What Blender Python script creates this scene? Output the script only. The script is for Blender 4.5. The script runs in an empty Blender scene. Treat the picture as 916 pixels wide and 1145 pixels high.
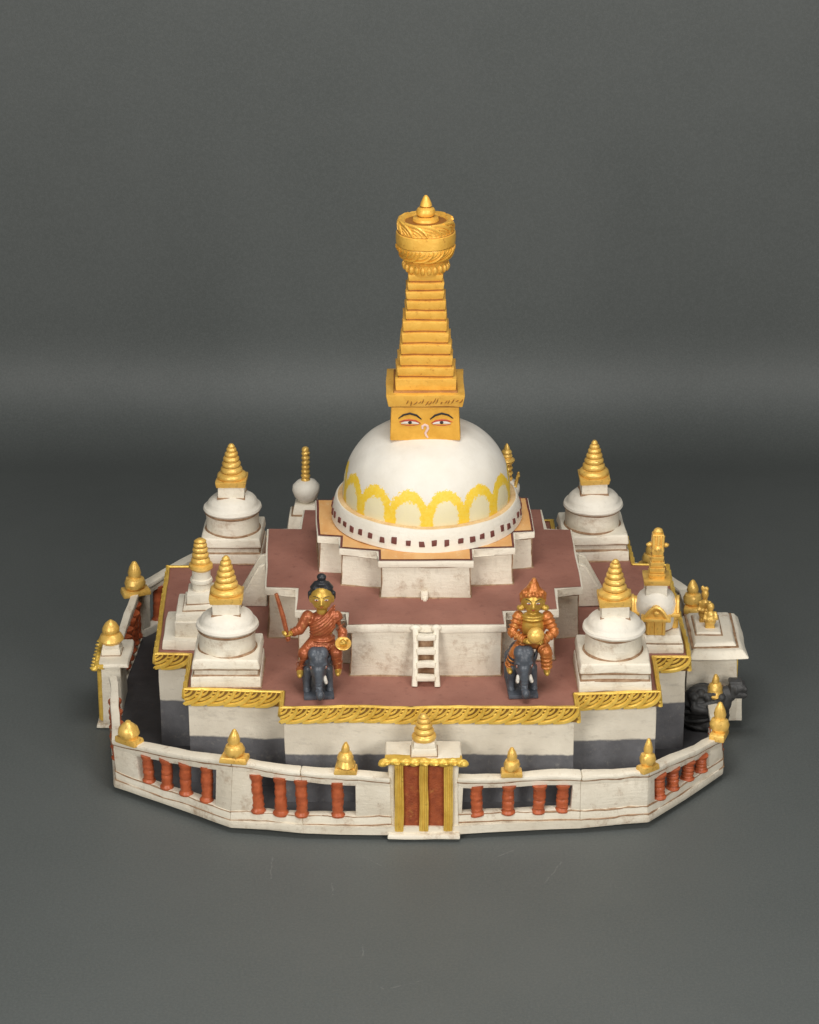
import bpy, bmesh, math, random
from mathutils import Vector, Matrix, noise
R = math.radians
PI = math.pi
sc = bpy.context.scene
sc.unit_settings.scale_length = 0.1          # one scene unit is a decimetre: the model is a table-top piece
COL = sc.collection
random.seed(7)

# ------------------------------------------------------------------ materials
def _n(nt, typ, **kw):
    n = nt.nodes.new(typ)
    for k, v in kw.items(): setattr(n, k, v)
    return n
def rgba(c): return (c[0], c[1], c[2], 1)

class Mat:
    """small helper round a Principled material with object-space noise"""
    def __init__(s, name, rough=.6, metal=0., spec=.4):
        s.m = bpy.data.materials.new(name); s.m.use_nodes = True
        s.nt = s.m.node_tree; s.nt.nodes.clear()
        s.out = _n(s.nt, 'ShaderNodeOutputMaterial'); s.b = _n(s.nt, 'ShaderNodeBsdfPrincipled')
        s.nt.links.new(s.b.outputs[0], s.out.inputs[0])
        s.b.inputs['Roughness'].default_value = rough; s.b.inputs['Metallic'].default_value = metal
        s.b.inputs['Specular IOR Level'].default_value = spec
        s.tc = _n(s.nt, 'ShaderNodeTexCoord')
    def link(s, a, b): s.nt.links.new(a, b)
    def noise(s, scale, detail=4, rough=.6, stretch=None):
        n = _n(s.nt, 'ShaderNodeTexNoise'); n.inputs['Scale'].default_value = scale
        n.inputs['Detail'].default_value = detail; n.inputs['Roughness'].default_value = rough
        if stretch:
            mp = _n(s.nt, 'ShaderNodeMapping'); mp.inputs['Scale'].default_value = stretch
            s.link(s.tc.outputs['Object'], mp.inputs[0]); s.link(mp.outputs[0], n.inputs['Vector'])
        else: s.link(s.tc.outputs['Object'], n.inputs['Vector'])
        return n.outputs['Fac']
    def ramp(s, fac, stops, interp='LINEAR'):
        r = _n(s.nt, 'ShaderNodeValToRGB'); r.color_ramp.interpolation = interp
        el = r.color_ramp.elements
        while len(el) < len(stops): el.new(.5)
        for e, (p, c) in zip(el, stops): e.position = p; e.color = rgba(c) if len(c) == 3 else c
        s.link(fac, r.inputs[0]); return r.outputs[0]
    def mix(s, fac, a, b, mode='MIX'):
        m = _n(s.nt, 'ShaderNodeMix', data_type='RGBA', blend_type=mode)
        for sock, v in ((m.inputs[0], fac), (m.inputs[6], a), (m.inputs[7], b)):
            if isinstance(v, (int, float)): sock.default_value = v
            elif isinstance(v, tuple): sock.default_value = rgba(v)
            else: s.link(v, sock)
        return m.outputs[2]
    def math(s, op, a, b=None, c=None, clamp=False):
        m = _n(s.nt, 'ShaderNodeMath', operation=op, use_clamp=clamp)
        for i, v in enumerate((a, b, c)):
            if v is None: continue
            if isinstance(v, (int, float)): m.inputs[i].default_value = v
            else: s.link(v, m.inputs[i])
        return m.outputs[0]
    def mask(s, fac, lo, hi):
        m = _n(s.nt, 'ShaderNodeMapRange'); s.link(fac, m.inputs[0])
        m.inputs[1].default_value = lo; m.inputs[2].default_value = hi; return m.outputs[0]
    def color(s, c):
        if isinstance(c, tuple): s.b.inputs['Base Color'].default_value = rgba(c)
        else: s.link(c, s.b.inputs['Base Color'])
    def bump(s, fac, strength=.2, dist=.02):
        b = _n(s.nt, 'ShaderNodeBump'); b.inputs['Strength'].default_value = strength; b.inputs['Distance'].default_value = dist
        s.link(fac, b.inputs['Height']); s.link(b.outputs[0], s.b.inputs['Normal'])
    def rough(s, fac, lo, hi):
        m = _n(s.nt, 'ShaderNodeMapRange'); s.link(fac, m.inputs[0]); m.inputs[3].default_value = lo; m.inputs[4].default_value = hi
        s.link(m.outputs[0], s.b.inputs['Roughness'])

def paint_white(name, hi, lo, stain, amount=.62, rough=.55):
    m = Mat(name, rough)
    c = m.mix(m.mask(m.noise(2.2, 5), .35, .7), hi, lo)
    c = m.mix(m.mask(m.noise(9, 6, .7, (1, 1, .45)), .56, .78), c, tuple(x * .86 for x in lo))
    st = m.math('MULTIPLY', m.mask(m.noise(4.2, 9, .78), amount - .05, amount + .10), .62)
    c = m.mix(st, c, stain)
    sp = m.mask(m.noise(55, 2), .73, .77)
    c = m.mix(m.math('MULTIPLY', sp, .5), c, stain)
    hb = m.noise(16, 4, .7, (.35, .35, 2.2))                 # brush marks running along the walls
    c = m.mix(m.math('MULTIPLY', m.mask(hb, .52, .72), .16), c, tuple(x * .8 for x in lo))
    m.color(c); m.bump(m.math('ADD', m.math('ADD', m.noise(24, 5, .65), hb), m.math('MULTIPLY', m.noise(90, 3), .4)), .38, .014)
    return m.m
M = {}
M['white'] = paint_white('white_limewash', (.85, .785, .655), (.76, .685, .55), (.33, .18, .085), .60)
M['wall_white'] = paint_white('aged_white_paint', (.79, .725, .60), (.67, .595, .47), (.30, .17, .085), .575)
M['dome_plain'] = paint_white('dome_white', (.81, .76, .66), (.74, .68, .57), (.38, .24, .13), .69, .5)

def gold_paint(name, a, b, dark, metal=.55, rough=.42, wear=.60, bscale=30):
    m = Mat(name, rough, metal, .5)
    c = m.mix(m.mask(m.noise(7, 4), .35, .7), a, b)
    c = m.mix(m.math('MULTIPLY', m.mask(m.noise(17, 7, .7), wear, wear + .12), .7), c, dark)
    m.color(c); m.bump(m.noise(bscale, 4), .3, .012); m.rough(m.noise(12, 3), rough - .1, rough + .15)
    return m.m
M['gold'] = gold_paint('gold_paint', (.92, .60, .16), (.74, .43, .085), (.24, .10, .02), .32, .34, .57)
M['trim_gold'] = gold_paint('antique_gold_paint', (.86, .59, .12), (.66, .41, .06), (.18, .085, .015), .3, .36, .60)
M['trim_dark'] = gold_paint('antique_gold_ground', (.27, .14, .025), (.16, .075, .015), (.07, .035, .01), .2, .5)
M['spire_gold'] = gold_paint('ochre_gold_paint', (.90, .52, .095), (.78, .41, .06), (.42, .15, .025), .22, .40, .58)
M['ochre_dark'] = gold_paint('ochre_crevice_paint', (.40, .17, .03), (.28, .10, .02), (.16, .06, .015), .15, .55)
M['harmika_gold'] = gold_paint('deep_ochre_gold', (.84, .45, .065), (.70, .35, .04), (.36, .13, .02), .18, .42, .62)

def paint(name, a, b, stain=None, rough=.6, sc_=3., bump=.2, bs=30, amt=.62, metal=0., stretch=None):
    m = Mat(name, rough, metal)
    c = m.mix(m.mask(m.noise(sc_, 5, .6, stretch), .35, .68), a, b)
    if stain: c = m.mix(m.math('MULTIPLY', m.mask(m.noise(11, 7, .7), amt, amt + .14), .6), c, stain)
    m.color(c); m.bump(m.noise(bs, 4), bump, .012)
    return m.m
M['maroon'] = paint('maroon_roof_paint', (.34, .15, .11), (.275, .115, .084), (.18, .075, .058), .62, 2.2, .35, 22, .56)
M['outline'] = paint('maroon_line_paint', (.19, .06, .045), (.12, .035, .03), None, .65)
M['orange'] = paint('orange_ochre_paint', (.80, .47, .19), (.72, .36, .12), (.82, .60, .34), .6, 5, .2, 30, .55, 0., (1, .25, 1))
M['ledge'] = paint('pale_ochre_ledge_paint', (.78, .56, .30), (.66, .42, .18), (.46, .24, .10), .6, 6, .2, 30, .52)
M['slate'] = paint('dark_grey_floor_paint', (.075, .072, .075), (.05, .048, .05), (.12, .10, .085), .6, 4)
M['red'] = paint('red_baluster_paint', (.52, .125, .045), (.34, .075, .028), (.12, .025, .015), .38, 9, .35, 30, .58)
M['door_red'] = paint('dark_red_door_paint', (.36, .085, .028), (.24, .05, .018), (.52, .24, .06), .5, 14, .8, 60, .58)
M['elephant'] = paint('slate_blue_elephant_paint', (.095, .108, .128), (.05, .056, .068), (.17, .17, .18), .38, 8, .3, 26, .6)
M['guardian'] = paint('black_stone_paint', (.062, .061, .060), (.036, .036, .036), (.14, .135, .125), .5, 9, .4, 30, .62)
M['robe'] = paint('copper_red_robe_paint', (.44, .13, .05), (.30, .075, .03), (.66, .34, .12), .30, 12, .4, 40, .56, .3)
M['robe_orange'] = paint('orange_robe_paint', (.58, .20, .05), (.42, .125, .03), (.70, .42, .12), .32, 12, .4, 40, .54, .3)
M['skin_gold'] = gold_paint('gilded_skin', (.62, .40, .08), (.52, .31, .055), (.20, .10, .03), .5, .38, .64)
M['hair'] = paint('black_hair_paint', (.028, .03, .034), (.018, .018, .02), None, .4, 9)
M['ivory'] = paint('ivory_paint', (.75, .71, .64), (.6, .55, .47), None, .5, 9)
M['black'] = paint('black_line_paint', (.018, .016, .016), (.03, .025, .022), None, .5, 9)
M['lip_red'] = paint('red_line_paint', (.50, .075, .03), (.38, .06, .03), None, .5, 9)
M['pink'] = paint('pale_pink_line_paint', (.78, .60, .52), (.68, .45, .38), None, .55, 20)
M['groove'] = paint('brown_wash', (.24, .125, .06), (.42, .28, .17), (.16, .08, .045), .7, 14, .2, 30, .55)
M['under'] = paint('shadow_dark_underside', (.03, .028, .027), (.02, .019, .018), None, .8)  # near-black colour paints in the contact shadow beneath the base slab

def two_tone_wall():
    m = Mat('limewash_over_slate_band', .6)
    hi = m.mix(m.mask(m.noise(2.4, 5), .35, .7), (.78, .72, .60), (.65, .59, .48))
    hi = m.mix(m.mask(m.noise(10, 6, .7, (.5, .5, 1.6)), .55, .8), hi, (.50, .45, .37))
    st = m.math('MULTIPLY', m.mask(m.noise(5, 8, .72), .60, .76), .55)
    hi = m.mix(st, hi, (.28, .18, .11))
    lo = m.mix(m.mask(m.noise(3, 6, .7), .35, .7), (.165, .165, .175), (.10, .10, .108))
    lo = m.mix(m.mask(m.noise(9, 7, .75), .56, .72), lo, (.25, .24, .225))
    sx = _n(m.nt, 'ShaderNodeSeparateXYZ'); m.link(m.tc.outputs['Object'], sx.inputs[0])
    edge = m.math('ADD', sx.outputs[2], m.math('MULTIPLY', m.math('SUBTRACT', m.noise(6, 3), .5), .05))
    c = m.mix(m.mask(edge, .725, .745), lo, hi)
    m.color(c); m.bump(m.noise(26, 6, .7), .35, .014); return m.m
M['two_tone'] = two_tone_wall()

def dome_mat():
    """white dome with painted yellow lotus arches: angle round the axis and height decide where the paint lies"""
    m = Mat('dome_white_with_yellow_arches', .5)
    c = m.mix(m.mask(m.noise(2.2, 5), .35, .7), (.79, .75, .67), (.73, .68, .585))
    c = m.mix(m.math('MULTIPLY', m.mask(m.noise(7, 6, .7), .5, .75), .4), c, (.66, .61, .53))
    c = m.mix(m.math('MULTIPLY', m.mask(m.noise(6, 8, .72), .67, .8), .4), c, (.40, .27, .15))
    s = _n(m.nt, 'ShaderNodeSeparateXYZ'); m.link(m.tc.outputs['Object'], s.inputs[0])
    th = m.math('ARCTAN2', s.outputs[0], m.math('MULTIPLY', s.outputs[1], -1.))
    step = 2 * PI / 14
    fr = m.math('SUBTRACT', m.math('FRACT', m.math('ADD', m.math('DIVIDE', th, step), 10.0)), .5)
    u = m.math('MULTIPLY', m.math('ABSOLUTE', fr), 2.0)               # 0 middle of an arch .. 1 at its border
    jag = m.math('MULTIPLY', m.math('SUBTRACT', m.noise(34, 3, .7), .5), .50)
    jag2 = m.math('MULTIPLY', m.math('SUBTRACT', m.noise(5, 2), .5), .18)
    v = m.math('MAXIMUM', m.math('SUBTRACT', s.outputs[2], .16), 0.)
    d = m.math('SQRT', m.math('ADD', m.math('POWER', u, 2.), m.math('POWER', m.math('DIVIDE', v, .265), 2.)))
    d = m.math('ADD', d, m.math('ADD', jag, jag2))
    inside = m.mask(d, 1.13, 1.09); ring = m.mask(d, .64, .70)
    fill = m.mix(m.noise(8, 4), (.80, .72, .42), (.77, .69, .48))
    yel = m.mix(m.mask(m.noise(30, 4, .7), .3, .7), (.86, .54, .015), (.86, .64, .10))
    c = m.mix(inside, c, m.mix(ring, fill, yel))
    m.color(c); m.bump(m.noise(20, 5), .22, .012); return m.m
M['dome'] = dome_mat()

SCRATCHES = [(.69, -3.20, .91, -3.03), (1.18, -3.72, 1.37, -3.28), (-.57, -5.58, -.44, -5.71), (-.44, -5.71, -.08, -5.55), (-.67, -4.90, -.65, -5.12), (-.99, -3.72, -.97, -3.95), (-.71, -3.15, -.49, -3.37), (-1.62, -3.2, -1.62, -3.63)]
def backdrop_mat():
    m = Mat('grey_vinyl_backdrop', .5, 0., .5)
    c = m.mix(m.mask(m.noise(.6, 4), .3, .7), (.101, .110, .106), (.090, .099, .095))
    c = m.mix(m.math('MULTIPLY', m.mask(m.noise(34, 4, .85), .42, .72), .6), c, (.146, .158, .153))
    # pale scratches in the vinyl, each between two points of the floor
    px = _n(m.nt, 'ShaderNodeSeparateXYZ'); m.link(m.tc.outputs['Object'], px.inputs[0]); X, Y = px.outputs[0], px.outputs[1]
    wav = m.math('MULTIPLY', m.math('SUBTRACT', m.noise(7, 2), .5), .06); br = m.mask(m.noise(16, 3), .42, .55)
    for x0, y0, x1, y1 in SCRATCHES:
        dx, dy = x1 - x0, y1 - y0; L2 = dx * dx + dy * dy
        t = m.math('ADD', m.math('MULTIPLY', m.math('SUBTRACT', X, x0), dx / L2), m.math('MULTIPLY', m.math('SUBTRACT', Y, y0), dy / L2), None, True)
        ex = m.math('SUBTRACT', m.math('SUBTRACT', X, x0), m.math('MULTIPLY', t, dx)); ey = m.math('SUBTRACT', m.math('SUBTRACT', Y, y0), m.math('MULTIPLY', t, dy))
        ex = m.math('ADD', ex, wav)
        d = m.math('SQRT', m.math('ADD', m.math('MULTIPLY', ex, ex), m.math('MULTIPLY', ey, ey)))
        c = m.mix(m.math('MULTIPLY', m.math('MULTIPLY', m.mask(d, .010, .003), br), .28), c, (.30, .31, .30))
    m.color(c); m.bump(m.noise(60, 3, .7), .3, .012); m.rough(m.noise(1.2, 3), .48, .58); return m.m
M['backdrop'] = backdrop_mat()

# ------------------------------------------------------------------ mesh helpers
class MB:
    def __init__(s): s.bm = bmesh.new(); s.mats = []
    def mi(s, m):
        if m not in s.mats: s.mats.append(m)
        return s.mats.index(m)
    def merge(s, tmp, mat=None, mtx=None):
        if mtx is not None: bmesh.ops.transform(tmp, matrix=mtx, verts=tmp.verts)
        if mat is not None:
            i = s.mi(mat)
            for f in tmp.faces: f.material_index = i
        me = bpy.data.meshes.new('t'); tmp.to_mesh(me); tmp.free(); s.bm.from_mesh(me); bpy.data.meshes.remove(me)
    def build(s, name, parent=None, loc=(0, 0, 0), rz=0, wob=0., freq=2.2, seed=0., angle=38, sub=None):
        if sub: subdiv(s.bm, sub)
        if wob:
            off = Vector((seed * 3.1, seed * 7.7, seed * 1.3))
            for v in s.bm.verts:
                v.co += noise.noise_vector(v.co * freq + off) * wob + noise.noise_vector(v.co * freq * 4 + off) * wob * .3
        bmesh.ops.recalc_face_normals(s.bm, faces=s.bm.faces)
        me = bpy.data.meshes.new(name); s.bm.to_mesh(me); s.bm.free()
        for m in s.mats: me.materials.append(M[m])
        me.polygons.foreach_set('use_smooth', [True] * len(me.polygons))
        me.set_sharp_from_angle(angle=R(angle))
        return place(name, me, parent, loc, rz)
def place(name, me, parent, loc=(0, 0, 0), rz=0):
    o = bpy.data.objects.new(name, me); COL.objects.link(o)
    o.location = loc; o.rotation_euler = (0, 0, rz)
    if parent: o.parent = parent
    return o
def subdiv(bm, L):
    for _ in range(4):
        es = [e for e in bm.edges if e.calc_length() > L * 1.5]
        if not es: break
        bmesh.ops.subdivide_edges(bm, edges=es, cuts=1, use_grid_fill=True)

def frustum(mb, mat, c, b, t, z0, z1, bev=.012, seg=2, sub=None):
    """box from half-size b=(x,y) at z0 to half-size t at z1 round centre c"""
    tm = bmesh.new(); vs = []
    for z, h in ((z0, b), (z1, t)):
        for sx, sy in ((-1, -1), (1, -1), (1, 1), (-1, 1)): vs.append(tm.verts.new((c[0] + sx * h[0], c[1] + sy * h[1], z)))
    tm.faces.new(vs[3::-1]); tm.faces.new(vs[4:])
    for i in range(4): j = (i + 1) % 4; tm.faces.new((vs[i], vs[j], vs[4 + j], vs[4 + i]))
    if bev: bmesh.ops.bevel(tm, geom=list(tm.edges), offset=bev, segments=seg, profile=.6, affect='EDGES', clamp_overlap=True)
    if sub: subdiv(tm, sub)
    mb.merge(tm, mat)
def box(mb, mat, x0, x1, y0, y1, z0, z1, bev=.012, sub=None, mtx=None):
    tm = MB(); frustum(tm, mat, ((x0 + x1) / 2, (y0 + y1) / 2), ((x1 - x0) / 2, (y1 - y0) / 2), ((x1 - x0) / 2, (y1 - y0) / 2), z0, z1, bev, 2, sub)
    mb.merge(tm.bm, mat, mtx)
def prism(mb, mat, poly, z0, z1, bev=.012, sub=None, top=None):
    """extruded outline; top = another outline for the upper face (battered walls)"""
    tm = bmesh.new(); top = top or poly; n = len(poly)
    a = [tm.verts.new((p[0], p[1], z0)) for p in poly]; b = [tm.verts.new((p[0], p[1], z1)) for p in top]
    tm.faces.new(a[::-1]); tm.faces.new(b)
    for i in range(n): j = (i + 1) % n; tm.faces.new((a[i], a[j], b[j], b[i]))
    if bev: bmesh.ops.bevel(tm, geom=list(tm.edges), offset=bev, segments=2, profile=.6, affect='EDGES', clamp_overlap=True)
    tm.normal_update(); bmesh.ops.triangulate(tm, faces=[f for f in tm.faces if len(f.verts) > 4])
    if sub: subdiv(tm, sub)
    mb.merge(tm, mat)
def sheet(mb, mat, poly, z, sub=.3):
    tm = bmesh.new(); f = tm.faces.new([tm.verts.new((p[0], p[1], z)) for p in poly]); tm.normal_update(); bmesh.ops.triangulate(tm, faces=[f])
    if sub: subdiv(tm, sub)
    mb.merge(tm, mat)
def offset(poly, d):
    """move every side of a counter-clockwise outline outwards by d"""
    n = len(poly); out = []
    for i in range(n):
        p0, p1, p2 = Vector(poly[i - 1]), Vector(poly[i]), Vector(poly[(i + 1) % n])
        a = (p1 - p0).normalized(); b = (p2 - p1).normalized()
        na = Vector((a.y, -a.x)); nb = Vector((b.y, -b.x)); k = na + nb
        out.append(tuple(p1 + k * (d * 2 / max(k.length_squared, .2)) / 1.0))
    return out
def lathe(mb, mat, prof, c=(0, 0, 0), seg=40, sx=1., sy=1.):
    tm = bmesh.new(); rings = []
    for r, z in prof:
        if r < 1e-5: rings.append([tm.verts.new((c[0], c[1], c[2] + z))])
        else: rings.append([tm.verts.new((c[0] + sx * r * math.cos(2 * PI * k / seg), c[1] + sy * r * math.sin(2 * PI * k / seg), c[2] + z)) for k in range(seg)])
    for a, b in zip(rings, rings[1:]):
        for k in range(seg):
            j = (k + 1) % seg
            if len(a) == 1 and len(b) == 1: continue
            if len(a) == 1: tm.faces.new((a[0], b[j], b[k]))
            elif len(b) == 1: tm.faces.new((a[k], a[j], b[0]))
            else: tm.faces.new((a[k], a[j], b[j], b[k]))
    for r in (rings[0], rings[-1]):
        if len(r) > 1: tm.faces.new(r)
    mb.merge(tm, mat)
def tube(mb, mat, pts, rad, seg=8, flat=None, nrm=None):
    """tapered tube along points; flat squashes it along the normal nrm"""
    pts = [Vector(p) for p in pts]; n = len(pts)
    rad = rad if isinstance(rad, (list, tuple)) else [rad] * n
    tm = bmesh.new(); rings = []; up = Vector(nrm) if nrm is not None else None
    for i, p in enumerate(pts):
        t = (pts[min(i + 1, n - 1)] - pts[max(i - 1, 0)]).normalized()
        ref = up if up is not None else (Vector((0, 0, 1)) if abs(t.z) < .9 else Vector((0, 1, 0)))
        a = t.cross(ref).normalized(); b = a.cross(t).normalized()
        rings.append([tm.verts.new(p + a * rad[i] * math.cos(2 * PI * k / seg) + b * rad[i] * (flat or 1.) * math.sin(2 * PI * k / seg)) for k in range(seg)])
    for x, y in zip(rings, rings[1:]):
        for k in range(seg): j = (k + 1) % seg; tm.faces.new((x[k], x[j], y[j], y[k]))
    tm.faces.new(rings[0][::-1]); tm.faces.new(rings[-1])
    mb.merge(tm, mat)
def ell(mb, mat, c, r, seg=18, rot=None):
    tm = bmesh.new(); bmesh.ops.create_uvsphere(tm, u_segments=seg, v_segments=max(8, seg * 2 // 3), radius=1)
    m = Matrix.Translation(c) @ (rot.to_4x4() if rot else Matrix()) @ Matrix.Diagonal((r[0], r[1], r[2], 1))
    mb.merge(tm, mat, m)
def limb(mb, mat, pts, rad, seg=12):
    tube(mb, mat, pts, rad, seg)
    for p, r in zip(pts, rad): ell(mb, mat, p, (r, r, r), 12)
def remesh(mb, name, parent, voxel, smooth=4, loc=(0, 0, 0)):
    """weld overlapping lumps into one continuous clay-like skin"""
    me = bpy.data.meshes.new(name); mb.bm.to_mesh(me); mb.bm.free()
    o = bpy.data.objects.new('tmp', me); COL.objects.link(o)
    r = o.modifiers.new('r', 'REMESH'); r.mode = 'VOXEL'; r.voxel_size = voxel
    s = o.modifiers.new('s', 'SMOOTH'); s.iterations = smooth; s.factor = .5
    dg = bpy.context.evaluated_depsgraph_get()
    nm = bpy.data.meshes.new_from_object(o.evaluated_get(dg)); nm.name = name
    bpy.data.objects.remove(o); bpy.data.meshes.remove(me)
    nm.materials.clear(); nm.materials.append(M[mb.mats[0]])
    nm.polygons.foreach_set('material_index', [0] * len(nm.polygons))
    nm.polygons.foreach_set('use_smooth', [True] * len(nm.polygons))
    return place(name, nm, parent, loc)
def tag(o, label, cat, group=None, kind=None):
    o['label'] = label
    if cat: o['category'] = cat
    if group: o['group'] = group
    if kind: o['kind'] = kind
    return o
def thing(name, label, cat, loc=(0, 0, 0), rz=0, group=None):
    return tag(place(name, None, None, loc, rz), label, cat, group)

def braid(mb, mat, fmap, length, height, pitch, r=.017, flip=False):
    """row of nested leaf-shaped strokes laid on a strip; fmap(u, v) -> (point, normal)"""
    n = max(1, round(length / pitch)); pt = length / n
    for i in range(n):
        jit = random.uniform(-.06, .06) * pt
        for fr, rr, u0 in ((1., 1., 0), (.70, .55, .02), (.42, .5, .04), (.18, .4, .06)):
            pts, rad = [], []; nr = None
            for k in range(8):
                a = k / 7 * PI * .62 - .10
                u = pt * (i + u0 - .30) + jit + math.cos(a) * pt * 1.15 * fr + (1 - k / 7) * pt * .22
                v = height * (.95 - math.sin(min(a, PI * .5)) * .93 * fr)
                u = min(max(u, 0), length)
                if flip: v = height - v
                p, nn = fmap(u, v); nr = nn
                pts.append(p + nn * r * .35 * rr); rad.append(r * rr * (.45 + .75 * math.sin(min(1, k / 6 + .08) * PI * .72)))
            tube(mb, mat, pts, rad, 6, None, nr)
def edge_map(p, q, z0):
    p, q = Vector((p[0], p[1], z0)), Vector((q[0], q[1], z0)); t = (q - p).normalized(); nn = Vector((t.y, -t.x, 0))
    return (lambda u, v: (p + t * u + Vector((0, 0, v)), nn)), (q - p).length

# ------------------------------------------------------------------ the setting: one seamless sheet of grey vinyl
def backdrop():
    bm = bmesh.new(); prof = []
    y = -46.
    while y < 6.3: prof.append((y, 0.)); y += 2.1
    y, z, N, L = 7.35, 0., 60, 2.7                       # the sheet bends up gently, tightens and straightens again
    prof.append((y, z))
    for k in range(N):
        q = (k + .5) / N; a = PI / 2 * q * q * (3 - 2 * q); y += math.cos(a) * L / N; z += math.sin(a) * L / N; prof.append((y, z))
    yw = y
    while z < 34: z += 1.5; prof.append((yw, z))
    xs = [-30 + 2.5 * i for i in range(25)]
    g = [[bm.verts.new((x, y, z)) for x in xs] for y, z in prof]
    for a, b in zip(g, g[1:]):
        for k in range(len(xs) - 1): bm.faces.new((a[k], a[k + 1], b[k + 1], b[k]))
    mb = MB(); mb.merge(bm, 'backdrop'); o = mb.build('backdrop')
    tag(o, 'plain grey vinyl backdrop sweeping up behind the model', None, None, 'structure')
backdrop()

# ------------------------------------------------------------------ terraced main stupa
def stepped(front, back, left, right, nf, nb, nl, nr, pfl, pfr, pl0, pl1, pr0, pr1):
    """twenty-sided stepped outline, counter-clockwise from the front left corner"""
    return [(pfl, front), (pfr, front), (pfr, nf[1]), (nr, nf[1] + .05), (nr, pr0), (right, pr0 + .02), (right - .04, pr1), (nr - .04, pr1), (nr - .06, nb), (pfr - .02, nb), (pfr - .04, back),
            (pfl + .02, back), (pfl + .02, nb), (nl, nb), (nl - .02, pl1), (left - .05, pl1), (left, pl0 + .02), (nl, pl0), (nl, nf[0] + .08), (pfl, nf[0])]
LOW = stepped(-2.36, 2.62, -2.96, 2.84, (-2.0, -2.05), 2.14, -2.58, 2.45, -1.545, 1.56, -1.10, 1.26, -1.16, 1.32)
MID = stepped(-1.63, 1.90, -1.78, 1.69, (-1.33, -1.30), 1.52, -1.43, 1.40, -.865, .82, -.70, .97, -.70, .95)
UPP = stepped(-.965, 1.48, -1.215, 1.18, (-.715, -.66), 1.22, -.965, .955, -.54, .485, -.31, .75, -.20, .80)
main = thing('main_stupa', 'large white domed stupa on maroon terraces with a tall stepped gold spire and painted eyes', 'stupa')

# lower terrace
mb = MB(); prism(mb, 'two_tone', offset(LOW, -.035), .1, 1.27, .016, .22)
low = mb.build('lower_terrace', main, wob=.014, freq=1.6, seed=1)
mb = MB(); sheet(mb, 'maroon', offset(LOW, -.02), 1.296, .3); mb.build('terrace_roof', low, wob=.014, freq=1.6, seed=1)
mb = MB()
n = len(LOW); OUT = offset(LOW, -.004); INN = offset(LOW, -.04)
tm = bmesh.new()
for i in range(n):
    j = (i + 1) % n
    vs = [tm.verts.new(v) for v in ((*OUT[i], 1.135), (*OUT[j], 1.135), (*OUT[j], 1.305), (*OUT[i], 1.305), (*INN[i], 1.135), (*INN[j], 1.135), (*INN[j], 1.305), (*INN[i], 1.305))]
    for f in ((0, 1, 2, 3), (3, 2, 6, 7), (4, 5, 1, 0)): tm.faces.new([vs[k] for k in f])
mb.merge(tm, 'trim_dark')
tm = MB()
for i in range(n):
    j = (i + 1) % n; f, L = edge_map(OUT[i], OUT[j], 1.135)
    braid(mb, 'trim_gold', f, L, .165, .16, .024)
    N = max(2, int(L / .12)); P = [Vector((*OUT[i], 0)).lerp(Vector((*OUT[j], 0)), k / N) for k in range(N + 1)]
    Q = [Vector((*INN[i], 0)).lerp(Vector((*INN[j], 0)), k / N) for k in range(N + 1)]
    tube(mb, 'trim_gold', [(p.x, p.y, 1.303 + random.uniform(-.004, .004)) for p in P], .011, 6)
    tube(mb, 'trim_gold', [((p.x * .5 + q.x * .5), (p.y * .5 + q.y * .5), 1.302 + random.uniform(-.003, .003)) for p, q in zip(P, Q)], .014, 6)
mb.build('gold_trim', low, wob=.014, freq=1.6, seed=1)

# middle terrace
def lipped(name, poly, z0, z1, lip, parent, seed, inset=.05):
    mb = MB(); prism(mb, 'wall_white', offset(poly, -inset + .015), z0, z1 - lip + .01, .014, .2, offset(poly, -inset))
    n = len(poly); lo = offset(poly, -inset + .02)
    for i in range(n):                                   # brown wash left along the foot of the wall
        j = (i + 1) % n; N = 12
        pts = [Vector((*lo[i], 0)).lerp(Vector((*lo[j], 0)), k / N) for k in range(N + 1)]
        tube(mb, 'groove', [(p.x, p.y, z0 + .004) for p in pts], [.010 + .016 * abs(noise.noise(p * 4)) for p in pts], 5)
    for i in range(n):
        j = (i + 1) % n; N = 12; lo2 = offset(poly, -inset + .006)
        pts = [Vector((*lo2[i], 0)).lerp(Vector((*lo2[j], 0)), k / N) for k in range(N + 1)]
        tube(mb, 'groove', [(p.x, p.y, z1 - lip - .004) for p in pts], [.006 + .012 * abs(noise.noise(p * 5)) for p in pts], 5)
        tube(mb, 'groove', [(lo2[i][0], lo2[i][1], z0 + (z1 - lip - z0) * k / 8) for k in range(9)], [.004 + .008 * abs(noise.noise(Vector((*lo2[i], k * .3)) * 3)) for k in range(9)], 5)
    o = mb.build(name, parent, wob=.014, freq=2.2, seed=seed)
    mb = MB(); prism(mb, 'white', poly, z1 - lip, z1, .014, .2); mb.build('coping', o, wob=.012, freq=2.4, seed=seed + 2)
    return o
mid = lipped('middle_terrace', MID, 1.294, 1.905, .085, main, 3)
mb = MB(); sheet(mb, 'maroon', offset(MID, -.022), 1.913, .25); mb.build('terrace_roof', mid, wob=.012, freq=2.4, seed=5)
upp = lipped('dome_plinth', UPP, 1.905, 2.35, .075, main, 5, .04)
mb = MB(); sheet(mb, 'outline', offset(UPP, -.012), 2.357, .25); sheet(mb, 'orange', offset(UPP, -.037), 2.362, .25); mb.build('painted_top', upp, wob=.012, freq=2.4, seed=7)

# stub of a broken rung below the plinth
mb = MB(); box(mb, 'white', -.075, .0, -1.0, -.93, 1.90, 2.0, .015); box(mb, 'white', -.055, -.015, -1.03, -.96, 1.90, 1.95, .012); mb.build('stub', main, wob=.006, freq=6)

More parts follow.
